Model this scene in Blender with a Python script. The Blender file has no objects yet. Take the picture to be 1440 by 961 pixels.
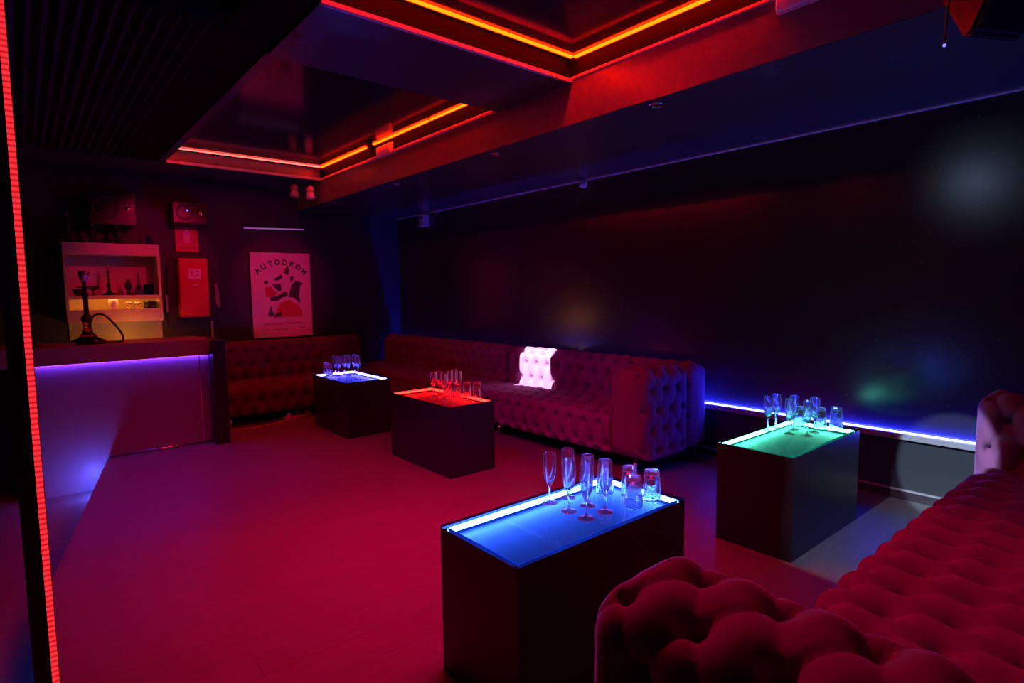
import bpy, bmesh, math, random
from mathutils import Vector, Matrix
random.seed(7)
PI = math.pi
sc = bpy.context.scene
C = sc.collection

# ------------------------------------------------------------------ helpers
def link(o, parent=None):
    C.objects.link(o)
    if parent is not None:
        o.parent = parent
    return o

def obj(name, bm, mat, parent=None, smooth=False, recalc=True):
    if recalc:
        bmesh.ops.recalc_face_normals(bm, faces=bm.faces)
    me = bpy.data.meshes.new(name)
    bm.to_mesh(me); bm.free()
    for m in (mat if isinstance(mat, (list, tuple)) else [mat]):
        me.materials.append(m)
    if smooth:
        for p in me.polygons:
            p.use_smooth = True
    return link(bpy.data.objects.new(name, me), parent)

def tag(o, label=None, cat=None, group=None, kind=None):
    if label: o['label'] = label
    if cat: o['category'] = cat
    if group: o['group'] = group
    if kind: o['kind'] = kind
    return o

def thing(name, label, cat, loc=(0, 0, 0), rz=0.0, group=None):
    o = bpy.data.objects.new(name, None)
    o.empty_display_size = .1
    o.location = loc; o.rotation_euler = (0, 0, rz)
    link(o)
    return tag(o, label, cat, group)

def struct(name, bm, mat, smooth=False):
    return tag(obj(name, bm, mat, smooth=smooth), kind='structure')

def dup(root, loc, rz=None, label=None, group=None):
    r = root.copy(); C.objects.link(r); r.location = loc
    if rz is not None: r.rotation_euler = (0, 0, rz)
    if label: r['label'] = label
    if group: r['group'] = group
    for ch in list(root.children):
        c = ch.copy(); C.objects.link(c); c.parent = r
        for g in list(ch.children):
            d = g.copy(); C.objects.link(d); d.parent = c
    return r

def box(bm, x0, x1, y0, y1, z0, z1, bev=0.0, seg=2, mi=0):
    vs = [bm.verts.new((x, y, z)) for z in (z0, z1) for y in (y0, y1) for x in (x0, x1)]
    fs = [bm.faces.new([vs[i] for i in q]) for q in
          ((0, 2, 3, 1), (4, 5, 7, 6), (0, 1, 5, 4), (2, 6, 7, 3), (0, 4, 6, 2), (1, 3, 7, 5))]
    for f in fs: f.material_index = mi
    if bev > 0:
        es = list({e for f in fs for e in f.edges})
        bmesh.ops.bevel(bm, geom=es, offset=bev, segments=seg, affect='EDGES', profile=.5)
    return bm

def B(*a, **k):
    return box(bmesh.new(), *a, **k)

def lathe(bm, prof, c=(0, 0, 0), n=32, close=False, axis='z'):
    """prof: (r, z) list. r=0 ends become poles."""
    def P(r, z, a):
        x, y = r * math.cos(a), r * math.sin(a)
        if axis == 'z': v = (x, y, z)
        elif axis == 'y': v = (x, z, y)
        else: v = (z, x, y)
        return (c[0] + v[0], c[1] + v[1], c[2] + v[2])
    rings = []
    for r, z in prof:
        if r < 1e-6:
            rings.append([bm.verts.new(P(0, z, 0))])
        else:
            rings.append([bm.verts.new(P(r, z, 2 * PI * i / n)) for i in range(n)])
    pairs = list(zip(rings[:-1], rings[1:]))
    if close: pairs.append((rings[-1], rings[0]))
    for A, D in pairs:
        for i in range(n):
            j = (i + 1) % n
            if len(A) == 1 and len(D) == 1: continue
            if len(A) == 1: bm.faces.new((A[0], D[i], D[j]))
            elif len(D) == 1: bm.faces.new((A[i], D[0], A[j]))
            else: bm.faces.new((A[i], D[i], D[j], A[j]))
    return bm

def tube(bm, pts, r, n=10, r_end=None):
    pts = [Vector(p) for p in pts]
    rings = []
    up = Vector((0, 0, 1))
    for i, p in enumerate(pts):
        t = (pts[min(i + 1, len(pts) - 1)] - pts[max(i - 1, 0)]).normalized()
        a = t.cross(up)
        if a.length < .05: a = t.cross(Vector((1, 0, 0)))
        a.normalize(); b = t.cross(a)
        rr = r if r_end is None else r + (r_end - r) * i / (len(pts) - 1)
        rings.append([bm.verts.new(p + a * rr * math.cos(2 * PI * k / n) + b * rr * math.sin(2 * PI * k / n)) for k in range(n)])
    for A, D in zip(rings[:-1], rings[1:]):
        for k in range(n):
            bm.faces.new((A[k], A[(k + 1) % n], D[(k + 1) % n], D[k]))
    bm.faces.new(rings[0][::-1]); bm.faces.new(rings[-1])
    return bm

def smoothpath(P, n=8):
    P = [Vector(p) for p in P]; out = []
    for i in range(len(P) - 1):
        p0, p1, p2, p3 = P[max(i - 1, 0)], P[i], P[i + 1], P[min(i + 2, len(P) - 1)]
        for k in range(n):
            t = k / n
            out.append(.5 * ((2 * p1) + (p2 - p0) * t + (2 * p0 - 5 * p1 + 4 * p2 - p3) * t * t + (-p0 + 3 * p1 - 3 * p2 + p3) * t ** 3))
    out.append(P[-1]); return out

def prism(bm, poly, d0, d1, plane='xz', mi=0):
    """Extrude a 2D polygon. plane xz: depth is y; plane xy: depth is z; plane yz: depth is x."""
    def P(a, b, d):
        return (a, d, b) if plane == 'xz' else ((a, b, d) if plane == 'xy' else (d, a, b))
    A = [bm.verts.new(P(a, b, d0)) for a, b in poly]
    D = [bm.verts.new(P(a, b, d1)) for a, b in poly]
    n = len(poly)
    fs = [bm.faces.new(A), bm.faces.new(D[::-1])]
    for i in range(n):
        fs.append(bm.faces.new((A[i], D[i], D[(i + 1) % n], A[(i + 1) % n])))
    for f in fs: f.material_index = mi
    return bm

# ------------------------------------------------------------------ materials
def mat(name, col, rough=.5, metal=0.0, spec=.5, sheen=0.0, coat=0.0, noise=None, bump=None, sheen_tint=None):
    m = bpy.data.materials.new(name); m.use_nodes = True
    nt = m.node_tree; b = nt.nodes['Principled BSDF']
    b.inputs['Base Color'].default_value = (*col, 1)
    b.inputs['Roughness'].default_value = rough
    b.inputs['Metallic'].default_value = metal
    b.inputs['Specular IOR Level'].default_value = spec
    b.inputs['Sheen Weight'].default_value = sheen
    b.inputs['Coat Weight'].default_value = coat
    if sheen:
        b.inputs['Sheen Roughness'].default_value = .35
        b.inputs['Sheen Tint'].default_value = (*(sheen_tint or (1, 1, 1)), 1)
    if noise:   # (scale, amount): gentle wear in colour and roughness
        tc = nt.nodes.new('ShaderNodeTexCoord'); nz = nt.nodes.new('ShaderNodeTexNoise')
        nz.inputs['Scale'].default_value = noise[0]; nz.inputs['Detail'].default_value = 5
        nt.links.new(tc.outputs['Object'], nz.inputs['Vector'])
        mx = nt.nodes.new('ShaderNodeMix'); mx.data_type = 'RGBA'
        mx.inputs['A'].default_value = (*[c * (1 - noise[1]) for c in col], 1)
        mx.inputs['B'].default_value = (*[min(1, c * (1 + noise[1])) for c in col], 1)
        nt.links.new(nz.outputs['Fac'], mx.inputs['Factor'])
        nt.links.new(mx.outputs['Result'], b.inputs['Base Color'])
        mr = nt.nodes.new('ShaderNodeMapRange')
        mr.inputs['To Min'].default_value = max(.02, rough - .08); mr.inputs['To Max'].default_value = min(1, rough + .08)
        nt.links.new(nz.outputs['Fac'], mr.inputs['Value']); nt.links.new(mr.outputs['Result'], b.inputs['Roughness'])
    if bump:    # (scale, strength, distance)
        tc = nt.nodes.new('ShaderNodeTexCoord'); nz = nt.nodes.new('ShaderNodeTexNoise')
        nz.inputs['Scale'].default_value = bump[0]; nz.inputs['Detail'].default_value = 4
        nt.links.new(tc.outputs['Object'], nz.inputs['Vector'])
        bp = nt.nodes.new('ShaderNodeBump'); bp.inputs['Strength'].default_value = bump[1]; bp.inputs['Distance'].default_value = bump[2]
        nt.links.new(nz.outputs['Fac'], bp.inputs['Height']); nt.links.new(bp.outputs['Normal'], b.inputs['Normal'])
    return m

def emit(name, rgb, dots=None):
    """glowing LED diffuser or tape; dots=(axis, pitch, low) shows the single diodes"""
    m = bpy.data.materials.new(name); m.use_nodes = True
    nt = m.node_tree; nt.nodes.clear()
    out = nt.nodes.new('ShaderNodeOutputMaterial'); e = nt.nodes.new('ShaderNodeEmission')
    s = max(rgb)
    e.inputs['Color'].default_value = (*[c / s for c in rgb], 1); e.inputs['Strength'].default_value = s
    nt.links.new(e.outputs[0], out.inputs[0])
    if dots:
        tc = nt.nodes.new('ShaderNodeTexCoord'); sp = nt.nodes.new('ShaderNodeSeparateXYZ')
        nt.links.new(tc.outputs['Object'], sp.inputs[0])
        a = nt.nodes.new('ShaderNodeMath'); a.operation = 'MULTIPLY'; a.inputs[1].default_value = 2 * PI / dots[1]
        nt.links.new(sp.outputs[dots[0]], a.inputs[0])
        sn = nt.nodes.new('ShaderNodeMath'); sn.operation = 'SINE'; nt.links.new(a.outputs[0], sn.inputs[0])
        mr = nt.nodes.new('ShaderNodeMapRange'); mr.inputs['From Min'].default_value = -1
        mr.inputs['To Min'].default_value = s * dots[2]; mr.inputs['To Max'].default_value = s
        nt.links.new(sn.outputs[0], mr.inputs['Value']); nt.links.new(mr.outputs['Result'], e.inputs['Strength'])
    return m

def glass(name, col=(1, 1, 1), ior=1.5, rough=0.0):
    m = bpy.data.materials.new(name); m.use_nodes = True
    nt = m.node_tree; nt.nodes.clear()
    out = nt.nodes.new('ShaderNodeOutputMaterial'); g = nt.nodes.new('ShaderNodeBsdfGlass')
    g.inputs['Color'].default_value = (*col, 1); g.inputs['IOR'].default_value = ior; g.inputs['Roughness'].default_value = rough
    nt.links.new(g.outputs[0], out.inputs[0]); return m

def edge_glow_glass(name):
    """clear glass with pale scatter added where the wall is seen edge-on, for glowing outlines"""
    m = glass(name, (1, 1, 1), 1.5); nt = m.node_tree
    g = next(n for n in nt.nodes if n.type == 'BSDF_GLASS'); out = next(n for n in nt.nodes if n.type == 'OUTPUT_MATERIAL')
    lw = nt.nodes.new('ShaderNodeLayerWeight'); lw.inputs['Blend'].default_value = .5
    pw = nt.nodes.new('ShaderNodeMath'); pw.operation = 'POWER'; pw.inputs[1].default_value = 4.6; nt.links.new(lw.outputs['Facing'], pw.inputs[0])
    ma = nt.nodes.new('ShaderNodeMath'); ma.operation = 'MULTIPLY_ADD'; ma.inputs[1].default_value = .80; ma.inputs[2].default_value = .012; nt.links.new(pw.outputs[0], ma.inputs[0])  # edge scatter paints bright outlines onto the glass
    d = nt.nodes.new('ShaderNodeBsdfDiffuse'); t = nt.nodes.new('ShaderNodeBsdfTranslucent'); a = nt.nodes.new('ShaderNodeMixShader'); a.inputs[0].default_value = .6
    d.inputs['Color'].default_value = (.9, .9, .9, 1); t.inputs['Color'].default_value = (.9, .9, .9, 1)
    nt.links.new(d.outputs[0], a.inputs[1]); nt.links.new(t.outputs[0], a.inputs[2])
    mx = nt.nodes.new('ShaderNodeMixShader'); tp = nt.nodes.new('ShaderNodeBsdfTransparent'); m0 = nt.nodes.new('ShaderNodeMixShader'); m0.inputs[0].default_value = .36
    nt.links.new(g.outputs[0], m0.inputs[1]); nt.links.new(tp.outputs[0], m0.inputs[2])
    nt.links.new(ma.outputs[0], mx.inputs[0]); nt.links.new(m0.outputs[0], mx.inputs[1]); nt.links.new(a.outputs[0], mx.inputs[2])
    nt.links.new(mx.outputs[0], out.inputs[0]); return m

def pane(name, col, rough=.05):
    """thin clear sheet: passes light straight through, fresnel gloss on the surface"""
    m = bpy.data.materials.new(name); m.use_nodes = True
    nt = m.node_tree; nt.nodes.clear()
    out = nt.nodes.new('ShaderNodeOutputMaterial'); t = nt.nodes.new('ShaderNodeBsdfTransparent')
    g = nt.nodes.new('ShaderNodeBsdfGlossy'); mx = nt.nodes.new('ShaderNodeMixShader'); fr = nt.nodes.new('ShaderNodeFresnel')
    t.inputs['Color'].default_value = (*col, 1); g.inputs['Roughness'].default_value = rough
    fr.inputs['IOR'].default_value = 1.45
    ge = nt.nodes.new('ShaderNodeNewGeometry'); iv = nt.nodes.new('ShaderNodeMath'); iv.operation = 'SUBTRACT'; iv.inputs[0].default_value = 1
    nt.links.new(ge.outputs['Backfacing'], iv.inputs[1])
    ml = nt.nodes.new('ShaderNodeMath'); ml.operation = 'MULTIPLY'; nt.links.new(fr.outputs[0], ml.inputs[0]); nt.links.new(iv.outputs[0], ml.inputs[1])
    nt.links.new(ml.outputs[0], mx.inputs[0]); nt.links.new(t.outputs[0], mx.inputs[1]); nt.links.new(g.outputs[0], mx.inputs[2])
    nt.links.new(mx.outputs[0], out.inputs[0]); return m

def floor_mat(name, rot=0.0):
    m = mat(name, (.26, .25, .27), .42, spec=.35)
    nt = m.node_tree; b = nt.nodes['Principled BSDF']
    tc = nt.nodes.new('ShaderNodeTexCoord'); mp = nt.nodes.new('ShaderNodeMapping')
    mp.inputs['Rotation'].default_value = (0, 0, rot)
    nt.links.new(tc.outputs['Object'], mp.inputs[0])
    br = nt.nodes.new('ShaderNodeTexBrick')
    br.inputs['Scale'].default_value = 1; br.inputs['Brick Width'].default_value = 1.2; br.inputs['Row Height'].default_value = .18
    br.inputs['Mortar Size'].default_value = .0012; br.inputs['Mortar Smooth'].default_value = .3
    br.inputs['Color1'].default_value = (.27, .26, .28, 1); br.inputs['Color2'].default_value = (.255, .245, .262, 1)
    br.inputs['Mortar'].default_value = (.17, .165, .175, 1)
    nt.links.new(mp.outputs[0], br.inputs['Vector'])
    ns = nt.nodes.new('ShaderNodeTexNoise'); ns.inputs['Scale'].default_value = 3; ns.inputs['Detail'].default_value = 6
    m2 = nt.nodes.new('ShaderNodeMapping'); m2.inputs['Scale'].default_value = (1.2, 14, 1)
    nt.links.new(mp.outputs[0], m2.inputs[0]); nt.links.new(m2.outputs[0], ns.inputs['Vector'])
    mx = nt.nodes.new('ShaderNodeMix'); mx.data_type = 'RGBA'; mx.blend_type = 'MULTIPLY'; mx.inputs['Factor'].default_value = .35
    nt.links.new(br.outputs['Color'], mx.inputs['A']); nt.links.new(ns.outputs['Fac'], mx.inputs['B'])
    nt.links.new(mx.outputs['Result'], b.inputs['Base Color'])
    bp = nt.nodes.new('ShaderNodeBump'); bp.inputs['Strength'].default_value = .15; bp.inputs['Distance'].default_value = .002
    nt.links.new(br.outputs['Fac'], bp.inputs['Height']); bp.invert = True
    nt.links.new(bp.outputs['Normal'], b.inputs['Normal'])
    return m

def wall_gloss(name, col, rough, spec=.5):
    """satin black panel with fine white lint flecks"""
    m = mat(name, col, rough, spec=spec)
    nt = m.node_tree; b = nt.nodes['Principled BSDF']
    tc = nt.nodes.new('ShaderNodeTexCoord'); vo = nt.nodes.new('ShaderNodeTexVoronoi')
    vo.inputs['Scale'].default_value = 22; nt.links.new(tc.outputs['Object'], vo.inputs['Vector'])
    lt = nt.nodes.new('ShaderNodeMath'); lt.operation = 'LESS_THAN'
    sx = nt.nodes.new('ShaderNodeSeparateColor'); nt.links.new(vo.outputs['Color'], sx.inputs[0])
    th = nt.nodes.new('ShaderNodeMath'); th.operation = 'MULTIPLY_ADD'; th.inputs[1].default_value = .22; th.inputs[2].default_value = -.14
    nt.links.new(sx.outputs[0], th.inputs[0])
    nt.links.new(vo.outputs['Distance'], lt.inputs[0]); nt.links.new(th.outputs[0], lt.inputs[1])
    mx = nt.nodes.new('ShaderNodeMix'); mx.data_type = 'RGBA'
    mx.inputs['A'].default_value = (*col, 1); mx.inputs['B'].default_value = (.6, .6, .6, 1)
    nt.links.new(lt.outputs[0], mx.inputs['Factor']); nt.links.new(mx.outputs['Result'], b.inputs['Base Color'])
    nz = nt.nodes.new('ShaderNodeTexNoise'); nz.inputs['Scale'].default_value = 2.2; nz.inputs['Detail'].default_value = 4
    nt.links.new(tc.outputs['Object'], nz.inputs['Vector'])
    mr = nt.nodes.new('ShaderNodeMapRange'); mr.inputs['To Min'].default_value = rough - .02; mr.inputs['To Max'].default_value = rough + .02
    nt.links.new(nz.outputs['Fac'], mr.inputs['Value']); nt.links.new(mr.outputs['Result'], b.inputs['Roughness'])
    return m

M = {}
M['floor'] = floor_mat('floor_vinyl_planks', 0.0)
M['wall'] = wall_gloss('satin_black_wall', (.032, .029, .036), .21, .65)
M['dado'] = wall_gloss('gloss_black_dado', (.055, .06, .068), .22)
M['wall_matt'] = mat('dark_painted_wall', (.030, .032, .055), .6, noise=(3, .2))
M['ceiling'] = mat('gloss_black_ceiling', (.012, .011, .014), .12, spec=.4)
M['beam'] = mat('dark_beam_paint', (.15, .135, .145), .36, noise=(2.5, .25), bump=(9, .12, .004))
M['soffit'] = mat('dark_gloss_paint', (.06, .046, .058), .24, noise=(2.5, .2), bump=(9, .1, .004))
M['black'] = mat('black_satin_wood', (.018, .016, .022), .30, noise=(6, .25))
M['black_matt'] = mat('black_matt', (.012, .012, .014), .7)
M['fascia'] = mat('black_velvet_fascia', (.0035, .0033, .0036), .9, spec=.05)
M['foam'] = mat('charcoal_acoustic_foam', (.03, .029, .036), .95, spec=.1)
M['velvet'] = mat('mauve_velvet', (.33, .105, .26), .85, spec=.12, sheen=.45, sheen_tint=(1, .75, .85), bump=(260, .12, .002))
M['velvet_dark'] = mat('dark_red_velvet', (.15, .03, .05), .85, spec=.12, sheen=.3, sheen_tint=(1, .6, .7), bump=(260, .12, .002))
M['chrome'] = mat('polished_chrome', (.75, .75, .78), .12, metal=1)
M['white_plastic'] = mat('white_plastic', (.78, .78, .78), .35)
M['grey_plastic'] = mat('grey_plastic', (.25, .25, .27), .4)
M['panel_pale'] = mat('pale_laminate_panel', (.38, .35, .40), .42, noise=(1.5, .08))
M['counter'] = mat('grey_wood_counter', (.34, .30, .31), .45, noise=(5, .2))
M['birch'] = mat('pale_birch_wood', (.62, .52, .40), .5, noise=(7, .15))
M['lip'] = mat('pale_grey_trim', (.42, .40, .42), .4)
M['paper'] = mat('poster_paper', (.72, .68, .66), .45)
M['ink'] = mat('dark_print_ink', (.05, .035, .06), .5)
M['ink_red'] = mat('red_print_ink', (.55, .07, .06), .5)
M['ink_grey'] = mat('grey_print_ink', (.34, .28, .32), .5)
M['red'] = mat('red_enamel', (.62, .03, .04), .35)
M['sign_red'] = mat('sign_red', (.60, .05, .08), .4)
M['rubber'] = mat('black_rubber', (.015, .015, .016), .55)
M['cone'] = mat('speaker_cone', (.03, .03, .035), .5)
M['grille'] = mat('speaker_grille', (.02, .02, .022), .6, bump=(300, .6, .003))
M['tray'] = mat('white_acrylic_tray', (.82, .82, .84), .5)
M['glass'] = edge_glow_glass('clear_drinking_glass')
M['blueglass'] = glass('violet_glass', (.55, .45, .95))
M['redglass'] = glass('ruby_glass', (.9, .35, .45))
M['bottle'] = mat('dark_bottle_glass', (.02, .025, .03), .08, spec=.7)
M['ceramic'] = mat('grey_ceramic', (.35, .30, .36), .3)
M['packet'] = mat('pale_blue_packet', (.35, .5, .8), .4)
M['cable_red'] = mat('orange_cable', (.55, .10, .06), .4)
M['foil'] = mat('foil_bowl', (.7, .68, .72), .25, metal=.8)

E_CEIL = (110, .52, .010)
M['led_ceiling'] = emit('red_led_diffuser', E_CEIL)
M['led_dim'] = emit('amber_red_led_diffuser', (55, .50, .010))
M['led_pale'] = emit('pale_red_led_diffuser', (6, .38, .32))
M['led_post'] = emit('red_led_tape', (1.7, .035, .055), dots=('Z', .0167, .3))
M['led_wall'] = emit('blue_led_tape', (2.6, 3.5, 125))
M['led_bar'] = emit('violet_led_tape', (6, 1.0, 30))
M['led_lit'] = emit('white_led_bar', (.28, .07, .32))
M['pin'] = emit('status_diode', (.35, .25, 1.6))

# ------------------------------------------------------------------ room shell
XW, YB, ZS, ZC, ZT = 4.40, 7.85, 2.51, 2.78, 2.92   # right wall, back wall, soffit, ceiling grid, bay tops
XL, YF, XBEAM = -2.6, -2.6, 2.89

bm = bmesh.new()
prism(bm, [(XL, YF), (XW + .1, YF), (XW + .1, YB + .1), (.5, YB + .1), (.5, 6.1), (.0, 3.45), (-.055, 2.2), (XL, 2.2)], -.30, 0.0, 'xy')
struct('floor', bm, M['floor'])
struct('floor_1', B(XL, .6, 2.0, YB + .1, -.36, -.26), M['floor'])
# upper wall (stands 6 cm in front of the dado line to carry the light ledge), dado and ledge
struct('wall_right', B(XW, XW + .12, YF, YB + .1, 0, ZS + .5), M['wall'])
struct('wall_right_1', B(XW - .006, XW, YF, YB, 0.068, .40), M['dado'])
bm = B(XW - .042, XW, YF, YB, .405, .445, .003)
struct('trim_1', bm, M['lip'])
struct('baseboard_right', B(XW - .02, XW, YF, YB, 0, .058, .003), M['soffit'])
struct('trim_11', B(XW - .024, XW - .002, YF, YB, .058, .068, .002), M['lip'])
struct('wall_back', B(XL, XW, YB, YB + .12, -.3, 3.1), M['wall_matt'])
struct('wall_left', B(XL - .12, XL, YF, YB + .1, -.3, 3.1), M['wall_matt'])
struct('wall_front', B(XL, XW + .1, YF - .12, YF, -.0, 3.1), M['wall_matt'])
# ceilings
struct('beam_2', B(XBEAM - .003, XBEAM, YF, YB, ZS + .004, ZC + .02), M['beam'])
struct('beam_3', B(1.245, XBEAM - .006, 7.017, 7.02, ZC, ZT), M['beam'])
struct('ceiling', B(XL, XBEAM + .02, YF, YB + .1, ZT, ZT + .12), M['ceiling'])
struct('ceiling_1', B(XBEAM, XW + .1, YF, YB + .1, ZS, ZT + .12), M['soffit'])
struct('beam_1', B(1.18, XBEAM, 2.80, 3.58, ZC, ZT), M['soffit'])
struct('ceiling_2', B(XL, XBEAM, 7.02, YB, ZC, ZT), M['soffit'])
struct('ceiling_3', B(XL, 1.18, 3.37, 7.02, ZC + .05, ZT), M['black_matt'])
struct('ceiling_4', B(.92, 1.18, YF, 3.37, ZC + .05, ZT), M['black_matt'])
struct('trim_2', B(1.18, 1.245, 3.58, 7.02, ZC + .02, ZT), M['soffit'])
# black fascia boards on the inner sides of the bays
struct('trim_7', B(1.18, XBEAM - .004, 2.794, 2.80, ZC + .022, ZT), M['fascia'])
struct('trim_8', B(XBEAM - .006, XBEAM, 3.58, 7.02, ZC + .024, ZT), M['fascia'])
struct('trim_9', B(XBEAM - .006, XBEAM, YF, 2.794, ZC + .03, ZT), M['fascia'])
struct('trim_10', B(XW - .016, XW, YF, YB, ZS - .009, ZS), M['white_plastic'])
# lips around the lit bays: they catch the light of the LED tubes above them
struct('trim_3', B(1.18, XBEAM, 2.775, 2.80, ZC - .004, ZC + .022, .004), M['lip'])
struct('trim_4', B(XBEAM - .02, XBEAM, 3.58, 7.02, ZC - .004, ZC + .024, .004), M['lip'])
struct('trim_5', B(1.245, XBEAM - .02, 6.99, 7.02, ZC, ZC + .03, .004), M['lip'])
struct('trim_6', B(XBEAM - .02, XBEAM, YF, 2.775, ZC + .012, ZC + .03, .003), M['lip'])

# acoustic foam wedges
def foam_bm(w, l, pitch=.065, h=.048):
    bm = bmesh.new(); n = int(round(w / pitch)); p = w / n
    prof = [(0, 0)]
    for i in range(n):
        prof += [(p * i + p * .5, -h), (p * (i + 1), -.006)]
    prof[-1] = (w, 0)
    top = [bm.verts.new((0, 0, .0)) for _ in range(0)]
    A = [bm.verts.new((x, 0, z)) for x, z in prof]; D = [bm.verts.new((x, l, z)) for x, z in prof]
    for i in range(len(prof) - 1):
        bm.faces.new((A[i], A[i + 1], D[i + 1], D[i]))
    bm.faces.new(A[::-1]); bm.faces.new(D); bm.faces.new((A[0], D[0], D[-1], A[-1]))
    return bm
f0 = None
FG = 'acoustic foam tiles on the ceiling'
FL = 'charcoal wedge-ribbed acoustic foam tile on the dark ceiling left of the LED bay'
for ix in range(3):
    for iy in range(3):
        loc = (1.18 - .78 * (ix + 1) + .0, 3.37 + 1.215 * iy, ZC + .049)
        if f0 is None:
            f0 = obj('ceiling_foam', foam_bm(.775, 1.21), M['foam'])
            f0.location = loc; tag(f0, FL, 'acoustic foam', FG)
        else:
            q = f0.copy(); C.objects.link(q); q.location = loc
tag(f0, FL, 'acoustic foam', FG)
q = obj('ceiling_foam', foam_bm(.26, 1.21), M['foam']); q.location = (.92, 2.155, ZC + .049)
tag(q, 'narrow strip of charcoal wedge foam on the ceiling beside the dark crossbeam', 'acoustic foam')

# LED tubes of the ceiling bays
def led_tube(label, x0, x1, y0, y1, z, m='led_ceiling'):
    cx, cy = (x0 + x1) / 2, (y0 + y1) / 2
    t = thing('ceiling_led_tube', label, 'LED light', (cx, cy, z), group='LED tubes around the ceiling bays')
    obj('diffuser', B(x0 - cx, x1 - cx, y0 - cy, y1 - cy, -.008, .003, .002), M[m], t)
    obj('channel', B(x0 - cx, x1 - cx, y0 - cy, y1 - cy, .003, ZT - z), M['black'], t)
    return t
ZL = 2.915
led_tube('long orange-red LED tube along the far ceiling bay on the foam side', 1.292, 1.318, 3.66, 6.86, ZL, 'led_dim')
led_tube('pale pink LED tube across the back end of the far ceiling bay', 1.318, 2.83, 6.862, 6.882, ZL, 'led_pale')
led_tube('short orange LED tube in the deepest corner of the far ceiling bay', 2.83, 2.854, 5.69, 6.86, ZL, 'led_dim')
led_tube('middle orange LED tube on the beam side, just past the white emergency lamp', 2.83, 2.854, 4.49, 5.52, ZL, 'led_dim')
led_tube('orange LED tube on the beam side ending at the dark crossbeam', 2.83, 2.854, 3.60, 4.45, ZL, 'led_dim')
led_tube('orange LED tube across the near ceiling bay in front of the crossbeam', .95, 2.83, 2.715, 2.738, ZL)
led_tube('orange LED tube along the beam in the near ceiling bay', 2.83, 2.854, 1.05, 2.715, ZL)

# emergency lamps on the red beam
def emergency(label, y0, y1, z0, z1):
    t = thing('emergency_wall_lamp', label, 'emergency light', (XBEAM, (y0 + y1) / 2, z0), group='white emergency lamps on the beam')
    h = (y1 - y0) / 2
    obj('housing', B(-.016, 0, -h, h, 0, z1 - z0, .006), M['white_plastic'], t)
    obj('lens', B(-.040, -.014, -h + .006, h - .006, .006, z1 - z0 - .006, .010, 4), M['white_plastic'], t, True)
emergency('white box-shaped emergency lamp on the beam in the far ceiling bay', 5.20, 5.50, 2.77, 2.88)
emergency('larger rounded emergency lamp glowing red at the top edge of the near beam', .95, 1.41, 2.715, 2.86)

# recessed downlights in the soffit
def downlight():
    t = thing('downlight', '', 'ceiling light', (3.0, 2.19, ZS))
    bm = bmesh.new(); lathe(bm, [(.030, -.001), (.030, -.006), (.046, -.006), (.050, -.001)], n=32); obj('ring', bm, M['chrome'], t, True)
    bm = bmesh.new(); lathe(bm, [(0, -.002), (.030, -.003)], n=24); obj('lens', bm, M['black'], t, True)
    return t
DLn = ['small chrome downlight in the dark soffit nearest the near ceiling bay', 'second small downlight along the soffit, above the far sofa',
       'third small downlight along the soffit, behind the beam corner', 'farthest small downlight in the soffit near the back wall']
d0 = downlight(); d0['label'] = DLn[0]; d0['group'] = 'recessed downlights in the soffit'
for k, y in enumerate((3.75, 5.36, 6.88)):
    dup(d0, (3.0, y, ZS), label=DLn[k + 1])

# LED tape on the light ledge of the right wall
t = thing('led_strip', 'blue-white LED strip on the ledge along the black right wall', 'LED light', (XW - .028, 2.6, .445))
obj('led_tape', B(-.007, .007, -4.2, 5.2, .002, .011), M['led_wall'], t)
obj('rail', B(-.006, .026, -4.2, 5.2, 0, .003), M['chrome'], t)

# wall devices
t = thing('motion_detector', 'small round white sensor high on the right wall under the soffit', 'sensor', (XW, 4.07, 2.472))
bm = bmesh.new(); lathe(bm, [(0, -.02), (.036, -.02), (.038, -.005), (.038, .0)], n=28, axis='x'); obj('base', bm, M['white_plastic'], t, True)
bm = bmesh.new(); bmesh.ops.create_uvsphere(bm, u_segments=24, v_segments=16, radius=.034, matrix=Matrix.Translation((-.038, 0, -.008))); obj('dome', bm, M['white_plastic'], t, True)
bm = bmesh.new(); lathe(bm, [(0, -.074), (.012, -.072), (.013, -.062)], c=(0, 0, -.008), n=20, axis='x'); obj('lens', bm, M['black'], t, True)
t = thing('alarm_box', 'small white alarm box high on the right wall near the back corner', 'alarm', (XW, 7.04, 2.33))
obj('housing', B(-.10, 0, -.055, .055, 0, .15, .008), M['white_plastic'], t)
obj('vent', B(-.104, -.098, -.035, .035, .09, .13, .002), M['grey_plastic'], t)
obj('lip', B(-.125, -.02, -.075, .075, -.008, .004, .003), M['white_plastic'], t)

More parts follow.
